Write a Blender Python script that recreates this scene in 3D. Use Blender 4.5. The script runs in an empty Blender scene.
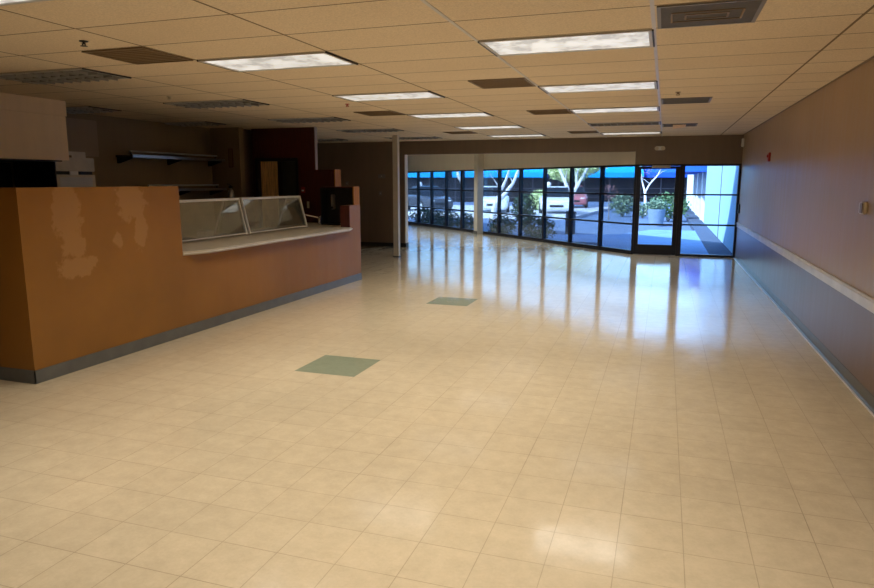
import bpy, bmesh, math, random
from mathutils import Vector, Matrix
D = bpy.data
COL = bpy.context.scene.collection
PI = math.pi
ZC = 2.69            # ceiling height
XW = 1.69            # right wall
YD = 12.55           # plane of the door wall
GX, GY = 1.2192, 0.6096   # ceiling grid
rnd = random.Random(7)

# ------------------------------------------------------------------ materials
class NT:
    def __init__(s, name):
        s.m = D.materials.new(name); s.m.use_nodes = True
        s.t = s.m.node_tree; s.t.nodes.clear()
        s.out = s.n('ShaderNodeOutputMaterial')
    def n(s, typ, **kw):
        nd = s.t.nodes.new(typ)
        for k, v in kw.items():
            if k.startswith('i_'):
                nd.inputs[k[2:].replace('_', ' ')].default_value = v
            else: setattr(nd, k, v)
        return nd
    def l(s, a, b): s.t.links.new(a, b)
    def val(s, sock, v):
        if isinstance(v, (int, float)): sock.default_value = v
        elif isinstance(v, (tuple, list)): sock.default_value = tuple(v) if len(v) != 3 or sock.type == 'VECTOR' else (*v, 1)
        else: s.l(v, sock)
    def math(s, op, a, b=0.0, c=0.0):
        nd = s.t.nodes.new('ShaderNodeMath'); nd.operation = op
        s.val(nd.inputs[0], a); s.val(nd.inputs[1], b); s.val(nd.inputs[2], c)
        return nd.outputs[0]
    def coord(s):
        g = s.n('ShaderNodeNewGeometry'); sp = s.n('ShaderNodeSeparateXYZ'); s.l(g.outputs['Position'], sp.inputs[0])
        return g.outputs['Position'], sp.outputs
    def objc(s): return s.n('ShaderNodeTexCoord').outputs['Object']
    def noise(s, vec, scale, detail=3.0, rough=0.55, stretch=None):
        if stretch:
            mp = s.n('ShaderNodeMapping'); s.l(vec, mp.inputs[0]); mp.inputs['Scale'].default_value = stretch; vec = mp.outputs[0]
        nd = s.n('ShaderNodeTexNoise'); s.l(vec, nd.inputs['Vector'])
        nd.inputs['Scale'].default_value = scale; nd.inputs['Detail'].default_value = detail; nd.inputs['Roughness'].default_value = rough
        return nd.outputs['Fac']
    def mix(s, f, a, b):
        nd = s.n('ShaderNodeMix', data_type='RGBA')
        s.val(nd.inputs[0], f); s.val(nd.inputs[6], a); s.val(nd.inputs[7], b)
        return nd.outputs[2]
    def maprange(s, v, a, b, c, d, clamp=True):
        nd = s.n('ShaderNodeMapRange'); nd.clamp = clamp
        s.l(v, nd.inputs[0])
        for i, x in enumerate((a, b, c, d)): nd.inputs[i + 1].default_value = x
        return nd.outputs[0]
    def bsdf(s, color, rough=0.5, metal=0.0, bump=None, bstr=0.1, bdist=0.01, spec=0.5, emit=None, estr=0.0):
        b = s.n('ShaderNodeBsdfPrincipled')
        s.val(b.inputs['Base Color'], color); s.val(b.inputs['Roughness'], rough); s.val(b.inputs['Metallic'], metal)
        s.val(b.inputs['Specular IOR Level'], spec)
        if emit is not None:
            s.val(b.inputs['Emission Color'], emit); s.val(b.inputs['Emission Strength'], estr)
        if bump is not None:
            bp = s.n('ShaderNodeBump'); bp.inputs['Strength'].default_value = bstr; bp.inputs['Distance'].default_value = bdist
            s.l(bump, bp.inputs['Height']); s.l(bp.outputs[0], b.inputs['Normal'])
        s.l(b.outputs[0], s.out.inputs[0]); return b

def mat(name, c, rough=0.5, metal=0.0, var=0.12, scale=6.0, stretch=None, bstr=0.0, spec=0.5, emit=0.0, ecol=None):
    t = NT(name); vec = t.objc()
    f = t.noise(vec, scale, 4, stretch=stretch)
    dark = tuple(x * (1 - var) for x in c); lite = tuple(min(1, x * (1 + var)) for x in c)
    col = t.mix(t.maprange(f, .3, .7, 0, 1), dark, lite)
    r = t.maprange(f, .3, .7, max(.02, rough * .9), min(1, rough * 1.1))
    t.bsdf(col, r, metal, bump=f if bstr else None, bstr=bstr, spec=spec, emit=(ecol or c) if emit else None, estr=emit)
    return t.m

def floor_mat(name, base, tile_lines=True):
    t = NT(name); pos, (x, y, z) = t.coord()
    P = 0.2955
    u = t.math('DIVIDE', x, P); v = t.math('DIVIDE', t.math('SUBTRACT', y, 1.44), P)
    fu = t.math('ABSOLUTE', t.math('SUBTRACT', t.math('FRACT', u), .5)); fv = t.math('ABSOLUTE', t.math('SUBTRACT', t.math('FRACT', v), .5))
    line = t.math('MULTIPLY', t.math('GREATER_THAN', t.math('MAXIMUM', fu, fv), .5 - .0062), t.noise(pos, 1.6, 2))
    comb = t.n('ShaderNodeCombineXYZ'); t.l(t.math('FLOOR', u), comb.inputs[0]); t.l(t.math('FLOOR', v), comb.inputs[1])
    wn = t.n('ShaderNodeTexWhiteNoise', noise_dimensions='2D'); t.l(comb.outputs[0], wn.inputs['Vector'])
    big = t.noise(pos, .55, 4); mid = t.noise(pos, 9, 5, .7); fine = t.noise(pos, 60, 3, .7)
    c1 = tuple(k * .84 for k in base); c2 = tuple(min(1, k * 1.1) for k in base)
    f = t.math('ADD', t.math('MULTIPLY', mid, .45), t.math('ADD', t.math('MULTIPLY', big, .35), t.math('MULTIPLY', fine, .2)))
    col = t.mix(t.maprange(f, .35, .65, 0, 1), c1, c2)
    col = t.mix(t.math('MULTIPLY', wn.outputs['Value'], .1), col, tuple(k * .6 for k in base))
    if tile_lines: col = t.mix(t.math('MULTIPLY', line, .75), col, (.12, .085, .05))
    scuff = t.noise(pos, 2.2, 5, .7, stretch=(1, .35, 1))
    rough = t.math('ADD', t.maprange(scuff, .35, .7, .07, .15), t.math('MULTIPLY', fine, .03))
    wav = t.noise(pos, 5.0, 2); tilt = t.math('MULTIPLY', wn.outputs['Value'], .25)
    h = t.math('ADD', t.math('MULTIPLY', wav, 1.0), t.math('MULTIPLY', fine, .03))
    t.bsdf(col, rough, bump=h, bstr=.08, bdist=.012, spec=.75)
    return t.m

def ceiling_mat():
    t = NT('ceiling_tiles'); pos, (x, y, z) = t.coord()
    u = t.math('DIVIDE', x, GX); v = t.math('DIVIDE', y, GY)
    du = t.math('MULTIPLY', t.math('SUBTRACT', .5, t.math('ABSOLUTE', t.math('SUBTRACT', t.math('FRACT', u), .5))), GX)
    dv = t.math('MULTIPLY', t.math('SUBTRACT', .5, t.math('ABSOLUTE', t.math('SUBTRACT', t.math('FRACT', v), .5))), GY)
    lu = t.math('LESS_THAN', du, .0095); lv = t.math('LESS_THAN', dv, .0075)
    line = t.math('MAXIMUM', lu, lv)
    comb = t.n('ShaderNodeCombineXYZ'); t.l(t.math('FLOOR', u), comb.inputs[0]); t.l(t.math('FLOOR', v), comb.inputs[1])
    wn = t.n('ShaderNodeTexWhiteNoise', noise_dimensions='2D'); t.l(comb.outputs[0], wn.inputs['Vector'])
    fine = t.noise(pos, 75, 3, .8); big = t.noise(pos, .6, 3)
    base = (.81, .68, .505)
    col = t.mix(t.maprange(fine, .38, .62, 0, 1), tuple(k * .86 for k in base), tuple(min(1, k * 1.06) for k in base))
    col = t.mix(t.math('MULTIPLY', wn.outputs['Value'], .16), col, (.55, .40, .25))
    col = t.mix(t.maprange(big, .45, .7, 0, .12), col, (.5, .34, .18))
    col = t.mix(t.math('MULTIPLY', line, .95), col, (.19, .13, .075))
    t.bsdf(col, .85, bump=fine, bstr=.25, bdist=.004, spec=.2)
    return t.m

def wall_mat(name, c, rough, streak=.5, var=.12, rv=.2, bs=.02):
    t = NT(name); pos, (x, y, z) = t.coord()
    st = t.noise(pos, 2.2, 5, .65, stretch=(3.5, 3.5, .35)); bl = t.noise(pos, .8, 4)
    f = t.math('ADD', t.math('MULTIPLY', st, streak), t.math('MULTIPLY', bl, 1 - streak))
    col = t.mix(t.maprange(f, .35, .65, 0, 1), tuple(k * (1 - var) for k in c), tuple(min(1, k * (1 + var)) for k in c))
    sc = t.noise(pos, 3.1, 6, .75)
    col = t.mix(t.maprange(sc, .66, .72, 0, .25), col, tuple(min(1, k * 1.7) for k in c))
    t.bsdf(col, t.maprange(st, .3, .7, rough * (1-rv), min(1, rough * (1+rv))), bump=st, bstr=bs, bdist=.004)
    return t.m

def counter_mat():
    t = NT('orange_satin_paint'); pos, (x, y, z) = t.coord()
    base = (.245, .105, .017)
    bl = t.noise(pos, 1.1, 4); st = t.noise(pos, 2.5, 4, .6, stretch=(3, 3, .3))
    col = t.mix(t.maprange(bl, .35, .65, 0, 1), tuple(k * .9 for k in base), tuple(k * 1.1 for k in base))
    # touched-up paler patches on the tall end
    dn = t.noise(pos, 9, 6, .7)
    def blob(cy, cz, ry, rz):
        a = t.math('DIVIDE', t.math('SUBTRACT', y, cy), ry); b = t.math('DIVIDE', t.math('SUBTRACT', z, cz), rz)
        r = t.math('SQRT', t.math('ADD', t.math('MULTIPLY', a, a), t.math('MULTIPLY', b, b)))
        return t.maprange(t.math('ADD', r, t.math('MULTIPLY', dn, 1.9)), 1.75, 1.95, 1, 0)
    m = blob(.86, 1.42, .17, .3)
    for b in ((.92, 1.14, .14, .14), (.95, .93, .24, .1), (1.62, 1.5, .2, .22), (1.72, 1.2, .1, .2), (1.42, 1.14, .07, .09)):
        m = t.math('MAXIMUM', m, blob(*b))
    col = t.mix(t.math('MULTIPLY', m, .45), col, (.40, .21, .08))
    t.bsdf(col, t.maprange(st, .3, .7, .38, .5), bump=st, bstr=.04, bdist=.01, spec=.35)
    return t.m

def wood_mat(name, c, rough=.4):
    t = NT(name); vec = t.objc()
    g = t.noise(vec, 5, 5, .6, stretch=(9, 9, .7)); b = t.noise(vec, 1.5, 2)
    col = t.mix(t.maprange(g, .35, .65, 0, 1), tuple(k * .7 for k in c), tuple(k * 1.2 for k in c))
    t.bsdf(col, rough, bump=g, bstr=.05)
    return t.m

def lens_mat(name, c, e, lit=True):
    t = NT(name); vec = t.coord()[0]
    wv = t.noise(vec, 3.0, 3, .65, stretch=(1.9, 1.6, 1)); fine = t.noise(vec, 90, 2)
    f = t.maprange(wv, .40, .60, 0, 1.0)
    col = t.mix(f, tuple(k * .52 for k in c), c)
    if lit: t.bsdf((.22, .22, .22), .35, bump=fine, bstr=.2, emit=col, estr=e)
    else: t.bsdf(col, .35, bump=fine, bstr=.2)
    return t.m

def glass_mat(name, tint, refl=.1, body=None):
    t = NT(name)
    tr = t.n('ShaderNodeBsdfTransparent'); tr.inputs[0].default_value = (*tint, 1)
    gl = t.n('ShaderNodeBsdfGlossy'); gl.inputs['Roughness'].default_value = .02; gl.inputs[0].default_value = (1, 1, 1, 1)
    fr = t.n('ShaderNodeFresnel'); fr.inputs[0].default_value = 1.45
    wv = t.noise(t.objc(), 1.2, 2); bp = t.n('ShaderNodeBump'); bp.inputs['Strength'].default_value = .01; t.l(wv, bp.inputs['Height']); t.l(bp.outputs[0], gl.inputs['Normal'])
    mx = t.n('ShaderNodeMixShader'); t.l(t.math('MULTIPLY', fr.outputs[0], refl * 10), mx.inputs[0]); t.l(tr.outputs[0], mx.inputs[1]); t.l(gl.outputs[0], mx.inputs[2])
    last = mx.outputs[0]
    if body:
        df = t.n('ShaderNodeBsdfDiffuse'); df.inputs[0].default_value = (*body, 1)
        dirt = t.maprange(t.noise(t.objc(), 4, 4), .3, .7, .05, .15)
        m2 = t.n('ShaderNodeMixShader'); t.l(dirt, m2.inputs[0]); t.l(last, m2.inputs[1]); t.l(df.outputs[0], m2.inputs[2]); last = m2.outputs[0]
    t.l(last, t.out.inputs[0]); return t.m

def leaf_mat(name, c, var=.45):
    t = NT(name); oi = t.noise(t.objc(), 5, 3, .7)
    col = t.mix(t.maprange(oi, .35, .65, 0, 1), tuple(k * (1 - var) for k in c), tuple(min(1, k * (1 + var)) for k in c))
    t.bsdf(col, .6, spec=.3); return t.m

M = dict(
    floor=floor_mat('beige_vinyl_tile', (.58, .475, .315)),
    green_tile=floor_mat('green_vinyl_tile', (.25, .275, .185), False),
    ceiling=ceiling_mat(),
    wall_brown=wall_mat('taupe_satin_wall', (.40, .275, .165), .4),
    wall_dark=wall_mat('brown_header_wall', (.20, .145, .105), .5),
    wainscot=wall_mat('glossy_plum_wainscot', (.165, .1, .068), .34, var=.12, streak=.3, rv=.08, bs=.004),
    wall_kit=wall_mat('kitchen_olive_wall', (.26, .205, .125), .6),
    wall_cream=wall_mat('cream_window_wall', (.70, .63, .52), .6, var=.05),
    rail=mat('white_rail', (.62, .58, .54), .35, var=.15, scale=3),
    base_grey=mat('grey_vinyl_base', (.105, .105, .095), .35, var=.15),
    base_dark=mat('dark_vinyl_base', (.02, .018, .016), .4),
    counter=counter_mat(),
    laminate=mat('beige_laminate', (.50, .44, .34), .35, var=.12, scale=14),
    lam_edge=mat('pale_laminate_edge', (.62, .60, .56), .35, var=.1, scale=5),
    cherry=wood_mat('dark_cherry_veneer', (.085, .015, .009), .4),
    orange_wood=wood_mat('orange_wood_edge', (.36, .14, .01), .65),
    tan=wood_mat('tan_door_veneer', (.93, .62, .27), .5),
    greydoor=mat('dark_olive_door', (.045, .045, .035), .5),
    black=mat('black_metal', (.012, .012, .013), .4),
    alu=mat('black_anodised_frame', (.008, .009, .014), .35, var=.1),
    steel=mat('brushed_steel', (.5, .5, .5), .3, 1.0, var=.1, stretch=(1, 12, 12)),
    darksteel=mat('dark_steel', (.06, .055, .05), .35, .6),
    white=mat('white_enamel', (.72, .72, .70), .4, var=.05),
    offwhite=mat('ivory_plastic', (.62, .56, .45), .4, var=.05),
    guard_white=mat('white_guard_frame', (.75, .74, .70), .35, var=.06),
    hood=wall_mat('beige_hood_panels', (.80, .64, .45), .5, var=.06),
    frp=wall_mat('dull_wall_panel', (.36, .28, .19), .5, var=.06),
    oven=mat('grey_oven_enamel', (.55, .51, .44), .4, var=.12),
    pole=mat('cream_post_paint', (.55, .50, .40), .45, var=.06),
    lilac=mat('lilac_grey_edge', (.30, .24, .23), .5, var=.05),
    red=mat('red_plastic', (.35, .02, .015), .35),
    brown_plate=mat('brown_plastic', (.2, .13, .06), .4),
    lens_lit=lens_mat('lit_prismatic_lens', (1.0, .94, .84), .84),
    lens_off=lens_mat('unlit_prismatic_lens', (.16, .155, .14), 0, False),
    fixture=mat('fixture_white_frame', (.55, .53, .5), .4, var=.05),
    fixture_dark=mat('fixture_dark_edge', (.02, .02, .03), .5),  # blue-black ends of the ceiling fixtures
    louver=mat('louver_grey', (.34, .33, .31), .3, .4),
    vent_grey=mat('vent_grey', (.20, .185, .165), .5, var=.12),
    vent_brown=mat('vent_brown', (.22, .15, .085), .6, var=.12),
    glass=glass_mat('tinted_storefront_glass', (.72, .86, 1.0), .06),
    guard_glass=glass_mat('dusty_guard_glass', (.90, .91, .87), .07, (.40, .38, .31)),
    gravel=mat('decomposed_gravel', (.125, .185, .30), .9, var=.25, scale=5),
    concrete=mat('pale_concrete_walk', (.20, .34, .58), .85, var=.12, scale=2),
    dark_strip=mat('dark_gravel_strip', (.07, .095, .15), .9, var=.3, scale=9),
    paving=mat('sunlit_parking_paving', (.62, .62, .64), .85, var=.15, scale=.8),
    curb=mat('curb_concrete', (.75, .75, .75), .8, var=.1),
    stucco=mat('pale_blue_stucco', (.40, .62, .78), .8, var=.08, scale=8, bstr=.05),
    stucco_white=mat('white_stucco', (.82, .85, .86), .8, var=.05),
    far_dark=mat('dark_shop_front', (.022, .018, .024), .6, var=.4, scale=.7),
    far_rail=mat('far_mullion', (.13, .11, .12), .6),
    awn_blue=mat('blue_awning_canvas', (.0, .38, .85), .7, var=.12, scale=.5),
    awn_royal=mat('royal_or_shaded_canvas', (.008, .10, .62), .7, var=.12, scale=.5),  # royal blue, doubling as shade on the awning ends
    bark=mat('sunlit_white_bark', (.80, .76, .72), .8, var=.18, scale=9),  # bark coloured white for the overexposed sunlight on it
    bark_grey=mat('grey_bark', (.25, .21, .19), .8, var=.25, scale=9),
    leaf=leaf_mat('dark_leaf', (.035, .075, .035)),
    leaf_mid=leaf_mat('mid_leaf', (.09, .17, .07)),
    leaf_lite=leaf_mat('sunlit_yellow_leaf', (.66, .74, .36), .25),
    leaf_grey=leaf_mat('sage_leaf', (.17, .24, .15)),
    twig_pink=leaf_mat('pink_twig', (.30, .14, .13), .3),
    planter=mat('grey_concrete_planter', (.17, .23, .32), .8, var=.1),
    bin=mat('dark_blue_bin', (.025, .035, .07), .5),
    car_white=mat('white_car_paint', (.85, .86, .88), .2, var=.02),
    car_red=mat('faded_red_car_paint', (.5, .16, .18), .25, var=.05),
    car_dark=mat('dark_grey_car_paint', (.06, .065, .08), .2, var=.05),
    car_silver=mat('silver_car_paint', (.55, .58, .62), .2, var=.03),
    car_glass=mat('dark_car_glass', (.01, .012, .016), .08),
    tyre=mat('tyre_rubber', (.015, .015, .015), .7),
    chrome=mat('chrome', (.75, .75, .75), .12, 1.0, var=.03),
    headlamp=mat('headlamp_clear', (.7, .72, .75), .15),
    soil=mat('soil', (.08, .06, .045), .9),
    roof=mat('added_roof_dark', (.12, .12, .12), .9),
    globe=mat('white_globe', (.95, .95, .95), .5, var=.02),
)

# ------------------------------------------------------------------ mesh helpers
class MB:
    def __init__(s): s.b = bmesh.new()
    def box(s, x0, x1, y0, y1, z0, z1, mx=None):
        m = Matrix.Translation(((x0+x1)/2, (y0+y1)/2, (z0+z1)/2)) @ Matrix.Diagonal((abs(x1-x0), abs(y1-y0), abs(z1-z0), 1))
        bmesh.ops.create_cube(s.b, size=1, matrix=(mx @ m) if mx else m); return s
    def tube(s, p, q, r, r2=None, seg=12, caps=True):
        p, q = Vector(p), Vector(q); d = q - p
        m = Matrix.Translation((p+q)/2) @ d.to_track_quat('Z', 'Y').to_matrix().to_4x4()
        bmesh.ops.create_cone(s.b, cap_ends=caps, segments=seg, radius1=r, radius2=r if r2 is None else r2, depth=d.length, matrix=m); return s
    def bar(s, p, q, w, h=None, up=(0, 0, 1)):
        p, q = Vector(p), Vector(q); d = (q - p); L = d.length; zz = d.normalized(); u = Vector(up)
        if abs(zz.dot(u)) > .98: u = Vector((1, 0, 0))
        xx = u.cross(zz).normalized(); yy = zz.cross(xx)
        m = Matrix((xx, yy, zz)).transposed().to_4x4(); m.translation = (p+q)/2
        bmesh.ops.create_cube(s.b, size=1, matrix=m @ Matrix.Diagonal((w, h or w, L, 1))); return s
    def ball(s, c, r, sc=(1, 1, 1), seg=12):
        bmesh.ops.create_uvsphere(s.b, u_segments=seg, v_segments=max(6, seg*2//3), radius=r, matrix=Matrix.Translation(c) @ Matrix.Diagonal((*sc, 1))); return s
    def face(s, pts):
        s.b.faces.new([s.b.verts.new(p) for p in pts]); return s
    def prism(s, pts, vec):
        v = Vector(vec); a = [s.b.verts.new(p) for p in pts]; c = [s.b.verts.new(Vector(p)+v) for p in pts]; n = len(a)
        s.b.faces.new(a); s.b.faces.new(c[::-1])
        for i in range(n): s.b.faces.new((a[i], c[i], c[(i+1) % n], a[(i+1) % n]))
        return s
    def loft(s, rings, close=True):
        vs = [[s.b.verts.new(p) for p in r] for r in rings]; n = len(rings[0])
        for a, c in zip(vs, vs[1:]):
            for i in range(n): s.b.faces.new((a[i], a[(i+1) % n], c[(i+1) % n], c[i]))
        if close: s.b.faces.new(vs[0][::-1]); s.b.faces.new(vs[-1])
        return s
    def lathe(s, prof, c=(0, 0, 0), seg=20):
        rings = [[(c[0]+r*math.cos(2*PI*i/seg), c[1]+r*math.sin(2*PI*i/seg), c[2]+z) for i in range(seg)] for r, z in prof]
        return s.loft(rings)
    def leaves(s, c, rad, n, size, seed=1, hollow=.45):
        r = random.Random(seed)
        for _ in range(n):
            d = Vector((r.gauss(0, 1), r.gauss(0, 1), r.gauss(0, 1))).normalized() * (hollow + (1-hollow)*r.random()**.5) * r.uniform(.8, 1.05)
            p = Vector((c[0]+d.x*rad[0], c[1]+d.y*rad[1], c[2]+d.z*rad[2]))
            a = Vector((r.gauss(0, 1), r.gauss(0, 1), r.gauss(0, 1))).normalized(); q = a.orthogonal().normalized(); k = size*r.uniform(.6, 1.3)
            s.face([p-a*k, p+q*k*.4, p+a*k, p-q*k*.4])
        return s
    def build(s, name, m, parent=None, bevel=0.0, smooth=False, keep=False):
        b = s.b
        bmesh.ops.recalc_face_normals(b, faces=b.faces[:])
        if bevel:
            bmesh.ops.bevel(b, geom=[e for e in b.edges if e.calc_face_angle(0) > .5], offset=bevel, segments=2, affect='EDGES', clamp_overlap=True)
        if parent is not None and not keep:
            o = parent; off = Vector((0, 0, 0))
            while o is not None: off += o.location; o = o.parent
            bmesh.ops.translate(b, verts=b.verts[:], vec=-off)
        me = D.meshes.new(name); b.to_mesh(me); b.free()
        if smooth:
            for p in me.polygons: p.use_smooth = True
        me.materials.append(M[m] if isinstance(m, str) else m)
        o = D.objects.new(name, me); COL.objects.link(o)
        if parent is not None: o.parent = parent
        return o

def tag(o, label=None, cat=None, group=None, kind=None):
    if label: o['label'] = label
    if cat: o['category'] = cat
    if group: o['group'] = group
    if kind: o['kind'] = kind
    return o
def thing(name, loc, label, cat, group=None):
    o = D.objects.new(name, None); o.empty_display_size = .1; o.location = loc; COL.objects.link(o)
    return tag(o, label, cat, group)
def setting(name, loc, label, cat):
    o = D.objects.new(name, None); o.location = loc; COL.objects.link(o)
    return tag(o, label, cat, kind='structure')
def struct(name, mb, m, label, cat, bevel=0): return tag(mb.build(name, m, bevel=bevel), label, cat, kind='structure')
def single(name, mb, m, label, cat, group=None, bevel=0, smooth=False): return tag(mb.build(name, m, bevel=bevel, smooth=smooth), label, cat, group)
def copy_tree(o, parent=None):
    c = o.copy(); COL.objects.link(c); c.parent = parent
    for ch in list(o.children): copy_tree(ch, c)
    return c

# ------------------------------------------------------------------ room shell
XL, YB = -8.17, -7.0
plan = [(XL, YB), (XW, YB), (XW, YD), (-.55, YD), (-11.0, 23.0), (-11.0, 7.4), (XL, 7.4)]
struct('floor', MB().prism([(x, y, -.12) for x, y in plan], (0, 0, .12)), 'floor', 'glossy beige square vinyl tile floor of the whole room', 'floor')
struct('ceiling', MB().prism([(x, y, ZC) for x, y in plan], (0, 0, .1)), 'ceiling', 'suspended ceiling of tan rectangular acoustic tiles', 'ceiling')
# right wall in two colours with chair rail and base
struct('wall_right', MB().box(XW, XW+.15, YB, YD+.1, 0, ZC+.1), 'wall_brown', 'long taupe brown painted wall on the right', 'wall')
struct('trim_wainscot', MB().box(XW-.008, XW-.0005, YB, YD-.065, .1, .71), 'wainscot', 'dark shiny plum brown lower wall below the chair rail', 'wainscot')
rl = MB().box(XW-.022, XW-.0005, YB, YD-.065, .70, .80); rl.box(XW-.03, XW-.0005, YB, YD-.065, .765, .785)
struct('trim_chair_rail', rl, 'rail', 'pale chair rail running along the right wall', 'chair rail', .003)
bb = MB().prism([(XW-.0005, YB, 0), (XW-.035, YB, 0), (XW-.014, YB, .02), (XW-.012, YB, .105), (XW-.0005, YB, .11)], (0, YD-.065-YB, 0))
struct('baseboard_right', bb, 'base_grey', 'grey cove base at the foot of the right wall', 'baseboard')
struct('trim_base_glint', MB().box(XW-.042, XW-.034, YB, YD-.065, 0, .012), 'rail', 'thin pale line painting the reflection where the right wall base meets floor', 'trim')  # pale strip paints in the reflection along the cove foot
# walls behind the camera and at the far left
struct('wall_back', MB().box(XL-.15, XW+.15, YB-.15, YB, 0, ZC+.1), 'wall_brown', 'brown wall behind the viewpoint', 'wall')
struct('wall_left', MB().box(XL-.15, XL, YB, 7.5, 0, ZC+.1), 'wall_kit', 'dark olive kitchen wall carrying the steel shelves', 'wall')
struct('wall_kitchen', MB().box(XL, -7.53, 7.36, 7.5, 0, ZC), 'wall_kit', 'short dark end wall of the kitchen beside the dark red panelling', 'wall')
struct('trim_kitchen_base', MB().box(XL, -7.53, 7.35, 7.3595, 0, .1), 'base_dark', 'dark base along the kitchen end wall', 'baseboard')
struct('wall_far_left', MB().box(-11.15, -11, 7.4, 23.2, 0, ZC+.1), 'wall_dark', 'brown wall at the far left beyond the kitchen', 'wall')
struct('wall_side_room', MB().box(-11, XL-.15, 7.35, 7.5, 0, ZC+.1), 'wall_dark', 'wall closing the far left room', 'wall')
# partition with the wide opening, header and storefront bay
wl = MB().box(-11, -6.22, YD, YD+.16, 0, ZC)
struct('wall_partition', wl, 'wall_dark', 'dark brown far wall between kitchen block and wide opening', 'wall')
struct('trim_jamb', MB().box(-6.2195, -6.2, YD-.01, YD+.17, .0, 2.36), 'wall_cream', 'pale jamb at the left edge of the wide opening', 'trim')
struct('baseboard_far', MB().box(-11, -6.2, YD-.014, YD-.0005, 0, .1), 'base_dark', 'dark base at the foot of the far brown wall', 'baseboard')
struct('wall_header', MB().box(-6.2195, -.5505, YD, YD+.16, 2.36, ZC), 'wall_dark', 'brown header beam above the wide opening', 'wall')
struct('wall_door_header', MB().box(-.55, XW, YD, YD+.16, 2.07, ZC), 'wall_dark', 'brown wall above the glass entrance door', 'wall')
# angled window wall : x + y = 12, runs to the upper left in plan
S2 = math.sqrt(.5)
WO = Vector((-.55, YD, 0)); WD = Vector((-S2, S2, 0)); WN = Vector((S2, S2, 0))   # outward normal
def wp(s, n=0, z=0): return tuple(WO + WD*s + WN*n + Vector((0, 0, z)))
WM = Matrix((WD, WN, Vector((0, 0, 1)))).transposed().to_4x4(); WM.translation = WO
struct('wall_window', MB().box(.0, 14.75, 0, .16, 2.07, ZC+.1, WM), 'wall_cream', 'cream wall band above the angled row of windows', 'wall')
struct('trim_window_curb', MB().box(.0, 14.75, 0.0, .14, 0, .04, WM), 'alu', 'black sill under the angled row of windows', 'trim')
col = MB().box(6.86, 7.09, -.225, -.003, 0, ZC, WM)
struct('trim_column', col, 'pole', 'thick cream square column standing in front of the angled windows', 'column', .008)
struct('trim_column_base', MB().box(6.85, 7.10, -.235, -.2255, 0, .1, WM), 'base_grey', 'grey base around the cream column', 'baseboard')
struct('baseboard_jamb', MB().box(-6.2, -6.188, YD-.014, YD+.175, 0, .1), 'base_dark', 'dark base at the left jamb of the opening', 'baseboard')

ORD = 'first second third fourth fifth sixth seventh eighth ninth tenth eleventh twelfth'.split()
def window_bay(idx, s0, s1, mull0=.03, mull1=.03):
    w = setting('window_%d' % idx, wp((s0+s1)/2, .06, .04), 'black framed three pane storefront bay, %s from the entrance door along the angled wall' % ORD[idx-1], 'window')
    f = MB(); y0, y1 = .02, .12
    f.box(s0, s0+mull0, y0, y1, .04, 2.07, WM); f.box(s1-mull1, s1, y0, y1, .04, 2.07, WM)
    for z, h in ((.04, .05), (.685, .04), (1.37, .04), (2.025, .045)): f.box(s0+mull0, s1-mull1, y0, y1, z, z+h, WM)
    f.build('window_frame', 'alu', w)
    for z0, z1 in ((.09, .685), (.725, 1.37), (1.41, 2.025)):
        MB().box(s0+mull0, s1-mull1, .065, .073, z0, z1, WM).build('glass_pane', 'glass', w)
for i in range(12): window_bay(i+1, i*1.2, (i+1)*1.2, .06 if i == 7 else .03, .06 if i == 6 else .03)

# entrance door + sidelight in the plane YD
def rect_frame(mb, x0, x1, z0, z1, w, y0, y1, bottom=None, top=None):
    b = w if bottom is None else bottom; t = w if top is None else top
    mb.box(x0, x0+w, y0, y1, z0, z1).box(x1-w, x1, y0, y1, z0, z1).box(x0+w, x1-w, y0, y1, z0, z0+b).box(x0+w, x1-w, y0, y1, z1-t, z1); return mb
dr = setting('door_1', (-.05, YD+.06, 0), 'black framed glass entrance door at the far end', 'door')
fr = MB().box(-.55, -.505, YD+.0, YD+.13, 0, 2.07).box(.43, .485, YD, YD+.13, 0, 2.07).box(-.505, .43, YD, YD+.13, 2.03, 2.07)
fr.build('door_frame', 'alu', dr)
leaf = rect_frame(MB(), -.5045, .4295, .012, 2.025, .095, YD+.03, YD+.085, bottom=.23, top=.06)
leaf.box(-.405, .33, YD+.03, YD+.085, 1.37, 1.41).box(-.405, .33, YD+.03, YD+.085, .685, .725)
lf = leaf.build('door_leaf', 'alu', dr, .004)
for z0, z1 in ((.242, .685), (.725, 1.37), (1.41, 1.965)): MB().box(-.405, .33, YD+.052, YD+.06, z0, z1).build('glass_pane', 'glass', lf)
h = MB().tube((.375, YD+.0, .92), (.375, YD+.0, 1.22), .014).tube((.375, YD+.0, .95), (.375, YD+.035, .95), .012).tube((.375, YD+.0, 1.19), (.375, YD+.035, 1.19), .012)
h.build('pull_handle', 'black', lf)
MB().box(-.18, .22, YD-.045, YD-.001, 1.985, 2.045).build('door_closer', 'steel', dr, .006)
sd = setting('window_13', (1.08, YD+.06, 0), 'tall three pane glass sidelight to the right of the entrance door', 'window')
f = rect_frame(MB(), .4855, XW, .0, 2.07, .05, YD+.0, YD+.12, bottom=.05, top=.045)
f.box(.5355, XW-.05, YD, YD+.12, .70, .735).box(.5355, XW-.05, YD, YD+.12, 1.375, 1.41).build('window_frame', 'alu', sd)
for z0, z1 in ((.05, .70), (.735, 1.375), (1.41, 2.025)): MB().box(.5355, XW-.05, YD+.05, YD+.058, z0, z1).build('glass_pane', 'glass', sd)
struct('trim_threshold', MB().box(-.505, .43, YD-.03, YD+.13, .0, .011), 'steel', 'metal threshold under the entrance door', 'threshold')

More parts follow.
